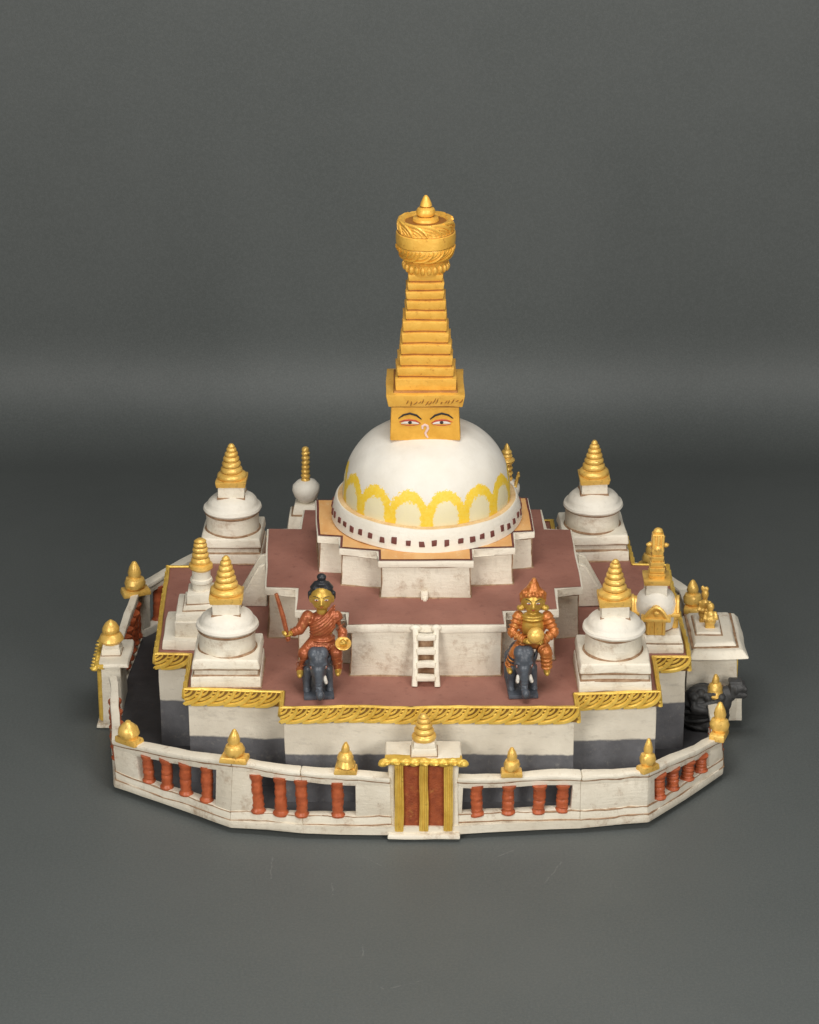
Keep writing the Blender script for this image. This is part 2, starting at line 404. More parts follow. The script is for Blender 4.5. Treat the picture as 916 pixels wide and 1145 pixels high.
AX, AY = -.01, .29
mb = MB()
lathe(mb, 'dome_plain', [(1.035, 0), (1.06, .02), (1.045, .14), (1.015, .245), (1.0, .262), (.94, .262), (.92, .25), (.90, .20)], seg=96)
lathe(mb, 'ledge', [(.995, .258), (.975, .270), (.935, .270), (.92, .258)], seg=96)
ring = mb.build('drum', main, (AX, AY, 2.352), wob=.012, freq=1.5, seed=6)
NW = 46
for k in range(NW):
    a = -PI / 2 + 2 * PI * (k + .5) / NW + random.uniform(-.015, .015)
    mb = MB(); w, h = random.uniform(.026, .032), random.uniform(.028, .036)
    box(mb, 'outline', -w, w, -.012, .012, -h, h, .007)
    zz = .125 + random.uniform(-.015, .012); rr = 1.060 - (zz - .02) * .125
    o = mb.build('window', ring, (rr * math.cos(a), rr * math.sin(a), zz), a + PI / 2, wob=.008, freq=22, seed=k); o.rotation_euler.x = R(-7)
# dome
prof = [(.915, .0), (.925, .03)]
for k in range(1, 40):
    a = k / 40 * PI / 2; prof.append((.93 * math.cos(a) ** (2 / 2.5), .05 + .86 * math.sin(a) ** (2 / 2.5)))
prof += [(.0, .91)]
mb = MB(); lathe(mb, 'dome', prof, seg=112)
mb.build('dome', main, (AX, AY, 2.55), wob=.02, freq=1.3, seed=4)

# square block with eyes
harm = MB(); frustum(harm, 'harmika_gold', (0, 0), (.385, .375), (.362, .36), 0, .42, .016, 2, .1)
harm = harm.build('harmika', main, (AX - .02, AY, 3.40), wob=.010, freq=2.5, seed=3)
FY = -.374
def fl(z): return -.378 + (z / .42) * .018 - .004
def stroke(mat, name, pts, rad, parent, flat=.5):
    mb = MB(); tube(mb, mat, [(x, fl(z), z) for x, z in pts], rad, 6, flat, (0, -1, 0)); return mb.build(name, parent)
for s in (-1, 1):
    ox = -.165 if s < 0 else .178
    stroke('black', 'eyebrow', [(ox + s * x, z) for x, z in ((-.125, .245), (-.07, .29), (0, .312), (.07, .295), (.125, .255))], [.006, .012, .013, .011, .005], harm)
    mb = MB(); tube(mb, 'ivory', [(ox + s * x, fl(z), z) for x, z in ((-.095, .195), (-.05, .207), (0, .212), (.05, .207), (.095, .20))], [.006, .016, .019, .016, .005], 8, .25, (0, -1, 0)); eye = mb.build('eye', harm)
    mb = MB(); ell(mb, 'black', (ox, fl(.21) - .004, .210), (.021, .006, .018), 12); mb.build('iris', eye)
    mb = MB(); tube(mb, 'lip_red', [(ox + s * x, fl(z) - .002, z) for x, z in ((-.115, .20), (-.06, .228), (0, .236), (.06, .232), (.118, .215))], [.004, .011, .013, .011, .004], 6, .5, (0, -1, 0)); mb.build('eyelid', eye)
    mb = MB(); tube(mb, 'lip_red', [(ox + s * x, fl(z) - .002, z) for x, z in ((-.10, .19), (-.04, .178), (.03, .176), (.1, .19))], [.003, .005, .005, .003], 6, .5, (0, -1, 0)); mb.build('eyelid', eye)
stroke('pink', 'nose_mark', [(-.028, .135), (-.03, .165), (-.005, .182), (.024, .17), (.03, .14), (.015, .11), (.002, .088), (.012, .06), (.03, .035)], [.012, .014, .015, .015, .015, .014, .013, .012, .01], harm)

# cornice with scratched ornament
mb = MB(); frustum(mb, 'spire_gold', (0, 0), (.405, .40), (.43, .425), 3.80, 3.945, .016, 2, .1)
random.seed(3)
for k in range(15):
    x = -.2 + k * .04 + random.uniform(-.01, .01)
    z = 3.86 + random.uniform(-.012, .02); dx, dz = random.uniform(.01, .04), random.uniform(.01, .035)
    tube(mb, 'ochre_dark', [(x, -.418, z - dz), (x + dx * .7, -.42, z), (x + dx, -.422, z + dz * .8)], [.003, .006, .003], 5)
frustum(mb, 'ochre_dark', (0, 0), (.352, .352), (.34, .34), 3.94, 3.965, .004, 1); frustum(mb, 'ochre_dark', (0, 0), (.372, .37), (.378, .376), 3.785, 3.81, .004, 1)
mb.build('cornice', main, (AX - .02, AY, 0), wob=.012, freq=2.4, seed=9)

# thirteen-step spire
zs = [3.93, 4.102, 4.22, 4.342, 4.464, 4.591, 4.718, 4.824, 4.941, 5.046, 5.142, 5.23]
hw = [.326, .303, .284, .27, .25, .236, .222, .214, .203, .192, .18, .172]
sp = MB()
for k in range(len(zs) - 1):
    h = hw[k]; j = random.uniform(-.006, .006)
    frustum(sp, 'spire_gold', (j, 0), (h - .004, h - .004), (h + .004, h + .004), zs[k] + .016, zs[k + 1] - .002, .012, 2, .09)
    frustum(sp, 'ochre_dark', (j, 0), (h - .014, h - .014), (h - .014, h - .014), zs[k] - .02, zs[k] + .03, .004, 1)
sp.build('stepped_spire', main, (AX - .018, AY, 0), wob=.010, freq=3, seed=11)

# parasol crown
cr = MB()
lathe(cr, 'spire_gold', [(.16, 5.19), (.21, 5.21), (.235, 5.26), (.235, 5.33), (.2, 5.36)], seg=40)
for k in range(22):
    a = 2 * PI * k / 22; ell(cr, 'spire_gold', (.236 * math.cos(a), .236 * math.sin(a), 5.285 + random.uniform(-.006, .006)), (.024, .024, .045), 8)
lathe(cr, 'spire_gold', [(.17, 5.35), (.225, 5.36), (.262, 5.385), (.298, 5.44), (.312, 5.50), (.305, 5.525), (.318, 5.532), (.322, 5.60), (.318, 5.655), (.30, 5.664),
       (.292, 5.672), (.287, 5.735), (.282, 5.775), (.265, 5.795), (.235, 5.79), (.226, 5.776), (.220, 5.766), (.0, 5.766)], seg=64)
lathe(cr, 'ochre_dark', [(.30, 5.520), (.314, 5.527), (.30, 5.535)], seg=64); lathe(cr, 'ochre_dark', [(.20, 5.765), (.221, 5.768), (.20, 5.772)], seg=48); lathe(cr, 'ochre_dark', [(.29, 5.656), (.306, 5.663), (.29, 5.67)], seg=64)
def cyl_map(rf, z0):
    def f(u, v):
        a = u / .32; z = z0 + v; r = rf(z); d = Vector((math.cos(a), math.sin(a), 0)); return d * r + Vector((0, 0, z)), d
    return f
braid(cr, 'spire_gold', cyl_map(lambda z: .290 - max(0, z - 5.74) * .35, 5.674), 2 * PI * .32, .115, .165, .017, True)
braid(cr, 'harmika_gold', cyl_map(lambda z: .311 - max(0, 5.49 - z) * .40, 5.39), 2 * PI * .32, .12, .14, .013)
cr.build('parasol_crown', main, (AX - .015, AY, 0), wob=.008, freq=4, seed=12)
fi = MB(); lathe(fi, 'spire_gold', [(0, 5.75), (.125, 5.755), (.142, 5.785), (.135, 5.812), (.10, 5.825), (.078, 5.832), (.1, 5.85), (.106, 5.88), (.09, 5.912), (.056, 5.924), (.05, 5.93),
       (.065, 5.943), (.056, 5.975), (.032, 6.03), (.014, 6.055), (0, 6.06)], seg=32)
lathe(fi, 'ochre_dark', [(.07, 5.828), (.09, 5.834), (.07, 5.84)], seg=28); lathe(fi, 'ochre_dark', [(.04, 5.924), (.058, 5.929), (.04, 5.935)], seg=24)
fi.build('finial', main, (AX - .015, AY, .0), wob=.006, freq=5, seed=3)

# ------------------------------------------------------------------ ladder and side stairs
ld = thing('ladder', 'small white four-rung ladder leaning on the middle terrace front between the two elephants', 'ladder', (-.025, -1.66, 1.3))
for s in (-1, 1):
    mb = MB(); tube(mb, 'white', [(s * .112, .02, .58), (s * .108, -.06, .40), (s * .112, -.13, .2), (s * .12, -.2, .0)], [.034, .03, .03, .032], 8); ell(mb, 'white', (s * .112, .02, .58), (.056, .034, .038), 10); mb.build('rail', ld, wob=.008, freq=6, seed=s)
for k in range(4):
    t = .13 + k * .2; z = .5 - k * .135; y = -.03 - k * .047
    mb = MB(); box(mb, 'white', -.10, .10, y - .045, y + .04, z - .03, z + .03, .016, .06); mb.build('rung', ld, wob=.012, freq=6, seed=k + 2)
mb = MB(); tube(mb, 'groove', [(-.1, .03, .0), (.1, .03, 0)], .02, 6); box(mb, 'groove', -.1, .1, .0, .05, .0, .5, .01); mb.build('backing', ld)
for s, lab in ((-1, 'small white stair ramp climbing the left side of the middle terrace'), (1, 'small white stair ramp climbing the right side of the middle terrace')):
    st = thing('stair', lab, 'stair', (-1.80 if s < 0 else 1.69, .32, 1.296), 0 if s > 0 else PI, 'side stair ramps')
    st.scale = (.85, .8, .86)
    for yy in (-.17, .17):
        mb = MB(); tm = bmesh.new()
        pr = [(0, 0), (.38, 0), (.36, .1), (.1, .58), (0, .62)]
        a = [tm.verts.new((x, yy - .03, z)) for x, z in pr]; b = [tm.verts.new((x, yy + .03, z)) for x, z in pr]
        tm.faces.new(a[::-1]); tm.faces.new(b)
        for i in range(5): j = (i + 1) % 5; tm.faces.new((a[i], a[j], b[j], b[i]))
        bmesh.ops.bevel(tm, geom=list(tm.edges), offset=.014, segments=2, affect='EDGES'); mb.merge(tm, 'white')
        mb.build('stringer', st, wob=.014, freq=4, seed=yy)
    for k in range(5):
        mb = MB(); box(mb, 'wall_white', .0, .33 - k * .062, -.14, .14, k * .1 + .003, k * .1 + .085, .012); mb.build('step', st, wob=.008, freq=5, seed=k)

# ------------------------------------------------------------------ small stupas on the terrace
def ringed_cone(mb, mat, z0, z1, r0, r1, n, first=1.18, seg=28):
    prof = [(0, z0)]; zz = z0; tot = sum(.6 + .5 * (1 - k / n) for k in range(n))
    for k in range(n):
        h = (z1 - z0) * (.6 + .5 * (1 - k / n)) / tot; r = (r0 + (r1 - r0) * k / max(1, n - 1)) * (first if k == 0 else 1)
        r2 = r0 + (r1 - r0) * min(k + 1, n) / max(1, n - 1)
        for t, f in ((.03, .86), (.16, .96), (.42, 1.0), (.68, .97), (.86, .88), (.97, .80)):
            prof.append((r * f if k < n - 1 or t < .5 else r * f * (1 - (t - .45) * .7), zz + h * t))
        if k: lathe(mb, 'trim_dark', [(r * .60, zz - .006), (r * .90, zz - .004), (r * .90, zz + .004), (r * .60, zz + .006)], seg=seg)
        zz += h
    prof.append((0, z1)); lathe(mb, mat, prof, seg=seg)

def corner_stupa(loc, label, sb, sd, seed, rz=0):
    t = thing('corner_stupa', label, 'stupa', loc, rz, 'white stupas on the corners of the terrace')
    random.seed(seed)
    mb = MB(); h = .365 * sb
    frustum(mb, 'white', (0, 0), (h, h), (h - .004, h - .004), 0, .125, .018, 2, .12)
    frustum(mb, 'groove', (0, 0), (h - .014, h - .014), (h - .022, h - .022), .118, .142, .004, 1); frustum(mb, 'groove', (0, 0), (h - .022, h - .022), (h - .016, h - .016), .192, .212, .004, 1)
    frustum(mb, 'groove', (0, 0), (h + .012, h + .012), (h + .006, h + .006), -.004, .008, .003, 1)
    frustum(mb, 'wall_white', (0, 0), (h - .03, h - .03), (h - .035, h - .035), .125, .21, .008, 1, .12)
    frustum(mb, 'white', (0, 0), (h - .004, h - .004), (h - .02, h - .02), .205, .318, .022, 3, .1)
    mb.build('plinth', t, wob=.016, freq=2.6, seed=seed)
    r = .30 * sd
    mb = MB()
    lathe(mb, 'groove', [(r - .01, .312), (r + .022, .313), (r + .018, .324), (r - .01, .336)], seg=44)
    lathe(mb, 'white', [(r - .015, .31), (r, .33), (r - .004, .42), (r + .0, .53), (r + .008, .545)], seg=44)
    lathe(mb, 'groove', [(r - .002, .518), (r + .013, .532), (r + .014, .55)], seg=44)
    mb.build('drum', t, wob=.014, freq=2.4, seed=seed + 1)
    mb = MB()
    prof = [(r - .02, .545), (r + .02, .55), (r + .034, .572), (r + .026, .597), (r - .0, .61)]
    for k in range(1, 13):
        a = k / 13 * PI / 2; prof.append((r * .975 * math.cos(a) ** .92, .61 + .155 * math.sin(a)))
    prof.append((0, .765)); lathe(mb, 'dome_plain', prof, seg=44)
    mb.build('dome', t, wob=.015, freq=2.4, seed=seed + 2)
    mb = MB(); frustum(mb, 'white', (0, 0), (.146 * sd, .142), (.15, .146), .68, .882, .012, 2, .08)
    frustum(mb, 'groove', (0, 0), (.160 * sd, .156), (.156, .154), .722, .745, .004, 1); mb.build('harmika', t, wob=.012, freq=3, seed=seed + 3)
    mb = MB(); frustum(mb, 'gold', (0, 0), (.168, .165), (.182, .178), .87, .945, .016, 2, .09)
    ringed_cone(mb, 'gold', .94, 1.365, .148, .040, 7)
    mb.build('spire', t, wob=.012, freq=3.6, seed=seed + 4)
    return t
corner_stupa((-2.137, -1.515, 1.296), 'white stupa with gold ringed spire on the front left terrace corner', 1.0, 1.0, 21, R(-1))
corner_stupa((1.965, -1.59, 1.296), 'white stupa with gold ringed spire on the front right terrace corner', 1.06, 1.0, 31, R(1))
corner_stupa((-2.262, 1.685, 1.296), 'white stupa with gold ringed spire on the rear left terrace corner', .985, 1.02, 41, R(-2))
corner_stupa((1.945, 1.79, 1.296), 'white stupa with gold ringed spire on the rear right terrace corner', 1.08, 1.06, 51, R(2))

t = thing('slender_stupa', 'slender white stupa on square tiers with a gold ringed tip at the left terrace edge', 'stupa', (-2.47, -.585, 1.296))
mb = MB(); frustum(mb, 'white', (-.02, 0), (.41, .385), (.395, .375), 0, .115, .02, 2, .12); frustum(mb, 'wall_white', (0, 0), (.29, .29), (.285, .285), .11, .30, .012, 1, .12)
frustum(mb, 'white', (0, 0), (.275, .27), (.27, .265), .27, .385, .018, 2, .12); frustum(mb, 'groove', (0, 0), (.202, .202), (.2, .2), .38, .396, .004, 1)
frustum(mb, 'white', (0, 0), (.195, .195), (.19, .19), .385, .445, .012, 2, .1); frustum(mb, 'groove', (0, 0), (.166, .166), (.165, .165), .44, .456, .004, 1)
frustum(mb, 'white', (0, 0), (.16, .16), (.155, .155), .44, .56, .014, 2, .1); mb.build('plinth', t, wob=.016, freq=2.6, seed=61)
mb = MB(); lathe(mb, 'white', [(.098, .55), (.1, .65), (.115, .655), (.122, .675), (.115, .70), (.1, .705), (.102, .83), (0, .83)], seg=32)
lathe(mb, 'groove', [(.1, .645), (.112, .651), (.1, .66)], seg=32); mb.build('shaft', t, wob=.01, freq=3, seed=62)
mb = MB(); lathe(mb, 'gold', [(0, .80), (.11, .805), (.133, .83), (.128, .86), (.1, .875), (0, .88)], seg=28); ringed_cone(mb, 'gold', .865, 1.165, .098, .066, 5, 1.05); mb.build('spire', t, wob=.012, freq=4, seed=63)

def niche(mb, z0, w, h, d):
    """gilded shrine front: panel, eave and arched gable facing -y, standing on y = 0"""
    box(mb, 'gold', -w * .36, w * .36, -d, .06, z0, z0 + h * .5, .012)
    for s in (-1, 0, 1): tube(mb, 'gold', [(s * w * .28, -d - .004, z0 + .01), (s * w * .28, -d - .004, z0 + h * .5)], .014, 6)
    box(mb, 'gold', -w * .54, w * .54, -d - .03, .06, z0 + h * .5, z0 + h * .62, .014)
    N = 9; P = [(-w * .42 + w * .84 * k / (N - 1), -d - .005, z0 + h * (.6 + .4 * math.sin(PI * k / (N - 1)))) for k in range(N)]
    tube(mb, 'gold', P, .022, 6)
    tm = bmesh.new(); a = [tm.verts.new((p[0], -d + .006, p[2])) for p in P]; b = [tm.verts.new((p[0], .08, p[2])) for p in P]
    tm.faces.new(a); tm.faces.new(b[::-1])
    for i in range(N): j = (i + 1) % N; tm.faces.new((a[i], b[i], b[j], a[j]))
    mb.merge(tm, 'gold'); ell(mb, 'gold', (0, -d - .004, z0 + h * .78), (w * .13, .02, h * .1), 8)
t = thing('niche_stupa', 'round white stupa with gilded niches and a square gold spire at the right terrace edge', 'stupa', (2.475, -.76, 1.296))
mb = MB(); frustum(mb, 'white', (0, 0), (.30, .30), (.295, .29), 0, .105, .018, 2, .12); frustum(mb, 'groove', (0, 0), (.28, .28), (.28, .28), .1, .125, .004, 1)
frustum(mb, 'white', (0, 0), (.29, .29), (.265, .265), .12, .215, .016, 2, .12); mb.build('plinth', t, wob=.016, freq=2.6, seed=71)
mb = MB(); lathe(mb, 'dome_plain', [(.20, .19), (.21, .22), (.222, .30), (.232, .40), (.222, .50), (.185, .58), (.12, .635), (0, .65)], seg=44)
lathe(mb, 'groove', [(.205, .205), (.222, .214), (.208, .225)], seg=44); mb.build('dome', t, wob=.012, freq=2.6, seed=72)
mb = MB(); frustum(mb, 'white', (0, 0), (.122, .12), (.118, .118), .59, .745, .012, 2, .08); mb.build('harmika', t, wob=.01, freq=3, seed=73)
for k in range(4):
    mb = MB(); niche(mb, .215, .30, .33, .05); a = k * PI / 2 - .05
    q = .225 if k == 0 else .19; o = mb.build('niche', t, (q * math.sin(a), -q * math.cos(a), 0), a, wob=.010, freq=5, seed=74 + k)
mb = MB(); frustum(mb, 'gold', (0, 0), (.14, .138), (.15, .148), .735, .80, .014, 2, .08)
for k in range(5):
    h = .092 - k * .006; frustum(mb, 'gold', (0, 0), (h - .012, h - .012), (h, h), .79 + k * .066, .79 + k * .066 + .062, .01, 2)
frustum(mb, 'gold', (0, 0), (.07, .07), (.06, .06), 1.1, 1.3, .012, 2)
for s in (-1, 1):
    ell(mb, 'gold', (s * .085, -.02, 1.17), (.04, .026, .024), 8); tube(mb, 'gold', [(s * .045, -.06, 1.12), (s * .05, -.066, 1.29)], .018, 6)
ell(mb, 'gold', (0, -.075, 1.14), (.04, .03, .035), 8); ell(mb, 'gold', (0, 0, 1.32), (.052, .05, .045), 12); tube(mb, 'gold', [(0, -.07, 1.15), (0, -.06, 1.29)], .02, 6)
mb.build('spire', t, wob=.010, freq=5, seed=79)

def rear_stupa(loc, label, kind):
    t = thing('rear_stupa', label, 'stupa', loc, 0, 'small stupas along the rear of the terrace')
    mb = MB(); frustum(mb, 'white', (0, 0), (.24, .22), (.2, .19), 0, .27, .02, 2, .1); frustum(mb, 'groove', (0, 0), (.175, .17), (.175, .17), .262, .28, .004, 1)
    frustum(mb, 'white', (0, 0), (.16, .15), (.13, .12), .27, .40, .02, 2, .1); mb.build('plinth', t, wob=.018, freq=3, seed=81)
    mb = MB(); lathe(mb, 'dome_plain', [(.05, .39), (.09, .41), (.14, .47), (.162, .54), (.155, .6), (.11, .65), (.06, .67), (0, .67)], seg=36); mb.build('dome', t, wob=.012, freq=3, seed=82)
    mb = MB()
    if kind == 0: 
        lathe(mb, 'gold', [(0, .64)] + [(.05 * f - .006 * k * .1, .65 + .056 * k + dz) for k in range(7) for f, dz in ((.86, 0), (1.06, .012), (1.08, .03), (.86, .046))] + [(.046, 1.05), (.04, 1.075), (.02, 1.09), (0, 1.092)], seg=24)
    else:
        for k in range(5): lathe(mb, 'gold', [(0, .60 + k * .065), (.062, .605 + k * .065), (.074, .63 + k * .065), (.062, .655 + k * .065), (0, .66 + k * .065)], seg=20)
        lathe(mb, 'gold', [(0, .9), (.09, .905), (.1, .93), (.075, .955), (.06, .96), (.068, .985), (.055, 1.01), (.06, 1.03), (.05, 1.05), (.035, 1.06), (.03, 1.09), (.012, 1.135), (0, 1.14)], seg=24)
        limb(mb, 'gold', [(.03, -.06, .62), (.1, -.07, .62), (.135, -.05, .74), (.14, -.05, .78)], [.026, .026, .022, .014], 8)
    mb.build('spire', t, wob=.008, freq=5, seed=83 + kind); return t
rear_stupa((-1.425, 2.27, 1.296), 'small white ball-shaped stupa with a thin gold rod, rear left of the big dome', 0)
rear_stupa((.945, 2.27, 1.296), 'small gold ringed spire with a side prong behind the right of the big dome', 1)

# ------------------------------------------------------------------ enclosing wall
# outline of the wall, front left corner onwards, with the height of its top
WP = [(-3.37, -1.80, .64), (-2.07, -2.68, .83), (-1.32, -2.80, .80), (-.40, -2.82, .745), (.30, -2.80, .72), (1.58, -2.68, .672), (2.315, -2.58, .67), (3.19, -1.52, .52), (3.24, -.55, .52), (3.2, .0, .52),
      (3.22, .9, .7), (3.13, 1.9, .75), (2.75, 2.55, .75), (1.5, 3.0, .75), (0, 3.08, .75), (-1.5, 3.0, .75), (-2.80, 2.62, .90), (-3.46, 1.80, .80), (-3.56, .42, .74), (-3.54, -.42, .72)]
wall = thing('enclosure_wall', 'low white balustrade wall with red balusters and gold finials ringing the stupa', 'wall')
outer = [(p[0], p[1]) for p in WP]
mb = MB(); prism(mb, 'wall_white', offset(outer, .02), .065, .16, .03, .25); prism(mb, 'under', offset(outer, -.13), .0, .07, .01)  # recessed foot coloured as the shadow line below the slab
prism(mb, 'slate', offset(outer, -.09), .1, .172, .004, .3)
tm = offset(outer, .021)
base = mb.build('base_slab', wall, wob=.012, freq=1.3, seed=2)
TH = .11
def wpt(i, t, inset=0.):
    n = len(WP); a, b = WP[i], WP[(i + 1) % n]; ia, ib = offset(outer, -inset)[i], offset(outer, -inset)[(i + 1) % n]
    return Vector((ia[0] + (ib[0] - ia[0]) * t, ia[1] + (ib[1] - ia[1]) * t, a[2] + (b[2] - a[2]) * t))
def strip(mb, mat, i, t0, t1, z0, z1, d0, d1, bev=.012, n=None):
    """wall piece along side i from t0 to t1; z0 / z1 are functions of the wall-top height; d0 / d1 = depths inwards"""
    n = n or max(2, int(abs(t1 - t0) * 8)); tm = bmesh.new(); secs = []
    for k in range(n + 1):
        t = t0 + (t1 - t0) * k / n; a, b = wpt(i, t, d0), wpt(i, t, d1)
        secs.append([tm.verts.new(v) for v in ((a.x, a.y, z0(a.z)), (b.x, b.y, z0(b.z)), (b.x, b.y, z1(a.z)), (a.x, a.y, z1(a.z)))])
    for p, q in zip(secs, secs[1:]):
        for k in range(4): j = (k + 1) % 4; tm.faces.new((p[k], q[k], q[j], p[j]))
    tm.faces.new(secs[0][::-1]); tm.faces.new(secs[-1])
    bmesh.ops.recalc_face_normals(tm, faces=tm.faces)
    if bev:
        es = [e for e in tm.edges if len(e.link_faces) == 2 and e.calc_face_angle(0) > .6]
        bmesh.ops.bevel(tm, geom=es, offset=bev, segments=2, profile=.6, affect='EDGES', clamp_overlap=True)
    mb.merge(tm, mat)
def baluster(p, h, name='baluster', seed=0, parent=None, lean=0.):
    mb = MB(); r = .061
    prof = [(0, 0), (r * 1.22, .0), (r * 1.28, h * .05), (r * 1.0, h * .11), (r * .93, h * .15), (r * 1.05, h * .2), (r * .95, h * .26), (r * 1.06, h * .34), (r * 1.06, h * .42), (r * .94, h * .47), (r * 1.08, h * .54),
            (r * 1.06, h * .62), (r * .95, h * .68), (r * 1.04, h * .73), (r * .93, h * .79), (r * 1.0, h * .84), (r * 1.25, h * .92), (r * 1.28, h), (0, h)]
    lathe(mb, 'red', prof, seg=14); o = mb.build(name, parent or wall, (p.x, p.y, p.z), wob=.012, freq=6, seed=seed); o.rotation_euler = (lean, random.uniform(-.05, .05), random.uniform(0, 3)); return o
# (side, opening start, opening end, baluster positions); None = plain panel
PAN = {0: (.19, .88, (.27, .43, .60, .78)), 1: None, 2: None, 4: (.05, .93, (.165, .42, .67, .86)), 5: (-1, -1, ()), 6: (.10, .84, (.17, .36, .56, .75)), 7: (.15, .85, (.25, .42, .6, .78)), 10: (.15, .85, (.25, .45, .62, .8)),
       11: (.15, .85, (.3, .5, .7)), 12: (.1, .9, (.2, .35, .5, .65, .8)), 13: (.1, .9, (.2, .35, .5, .65, .8)), 14: (.1, .9, (.2, .35, .5, .65, .8)), 15: (.1, .9, (.2, .35, .5, .65, .8)), 16: (.12, .88, (.2, .36, .52, .68)), 17: (.08, .9, (.15, .3, .45, .6, .75)), 19: (.12, .88, (.25, .42, .6, .78))}
OPEN1 = {1: (.36, 1.0), 2: (.0, .60)}
rnd = random.Random(5)
for i in range(len(WP)):
    if i in (3, 8, 9, 18): continue
    mb = MB(); TH = .07 if i in (17, 19) else .11
    zb = lambda h: .12; lo = lambda h: .268; hi = lambda h: h - .115
    strip(mb, 'white', i, -.0, 1.0, zb, lo, 0, TH, .014)
    strip(mb, 'wall_white', i, 0, 1.0, lambda h: h - .135, lambda h: h - .05, .012, TH - .005, .012)
    strip(mb, 'white', i, -.0, 1.0, lambda h: h - .058, lambda h: h, -.012, TH + .012, .022)
    if i in OPEN1: t0, t1 = OPEN1[i]
    else: t0, t1 = PAN[i][:2]
    if t0 < 0: strip(mb, 'wall_white', i, 0, 1, lambda h: .24, hi, .008, TH - .008, .01)
    else:
        if t0 > 0: strip(mb, 'wall_white', i, 0, t0, lambda h: .24, hi, .008, TH - .008, .01, 2)
        if t1 < 1: strip(mb, 'wall_white', i, t1, 1, lambda h: .24, hi, .008, TH - .008, .01, 2)
    N = 14                                                # brown grooves between the ledges
    for zf, d in ((lambda h: .163, -.001), (lambda h: .258, .004), (lambda h: h - .062, .004)):
        P = [wpt(i, k / N, d) for k in range(N + 1)]
        tube(mb, 'groove', [(p.x, p.y, zf(p.z) + rnd.uniform(-.003, .003)) for p in P], [.006 + .010 * abs(noise.noise(p * 5)) for p in P], 5)
    mb.build('wall_panel', wall, wob=.034, freq=1.6, seed=2, sub=None)
def put_bal(i, t):
    p = wpt(i, t, .045); h = p.z - .118 - .248; p.z = .248; baluster(p, h, seed=rnd.uniform(0, 50))
for i, v in PAN.items():
    if v:
        for t in v[2]: put_bal(i, t)
for t in (.37, .69, .99): put_bal(1, t)
put_bal(2, .40)

def wall_finial(loc, s=1., kind=0, rz=0., seed=0):
    mb = MB()
    frustum(mb, 'gold', (0, 0), (.145, .085), (.135, .08), -.01, .06, .02, 2); 
    if kind == 0: pr = [(0, .05), (.07, .055), (.1, .085), (.108, .13), (.09, .175), (.055, .19), (.06, .205), (.066, .235), (.05, .29), (.022, .345), (0, .36)]
    elif kind == 1: pr = [(0, .05), (.09, .055), (.115, .1), (.1, .16), (.06, .2), (.04, .215), (.03, .235), (0, .24)]
    else: pr = [(0, .05), (.1, .055), (.125, .085), (.1, .15), (.105, .165), (.085, .215), (.05, .235), (.055, .255), (.045, .3), (.02, .345), (0, .35)]
    lathe(mb, 'gold', pr, seg=22)
    if kind == 2: box(mb, 'gold', -.12, .12, -.06, .06, .05, .11, .02)
    o = mb.build('finial', wall, loc, rz, wob=.014, freq=5, seed=seed); o.scale = (s, s, s); return o
wall_finial((-3.19, -1.88, .66), 1.0, 1, R(-35), 3)
wall_finial((-2.02, -2.63, .83), 1.02, 0, R(-12), 4)
wall_finial((-.86, -2.75, .765), 1.0, 2, R(-4), 5).scale = (.85, 1, .98)
wall_finial((.86, -2.70, .70), .92, 0, R(3), 6).scale = (.8, .9, .9)
wall_finial((2.29, -2.53, .67), .98, 0, R(35), 7).scale = (.8, .8, 1.02)
wall_finial((3.145, -1.50, .52), 1.06, 0, R(70), 8).scale = (.88, 1.0, 1.2)
wall_finial((3.185, -.60, .505), .98, 2, 0, 9).scale = (.78, .8, .92)
wall_finial((3.10, 1.30, .74), 1.05, 0, R(80), 10)
wall_finial((-3.43, 1.66, .77), 1.15, 0, R(20), 11)
wall_finial((0, 3.0, .75), 1, 0, 0, 12); wall_finial((-2.3, 2.72, .85), .9, 0, R(40), 13); wall_finial((2.7, 2.5, .75), .9, 0, R(-40), 14)

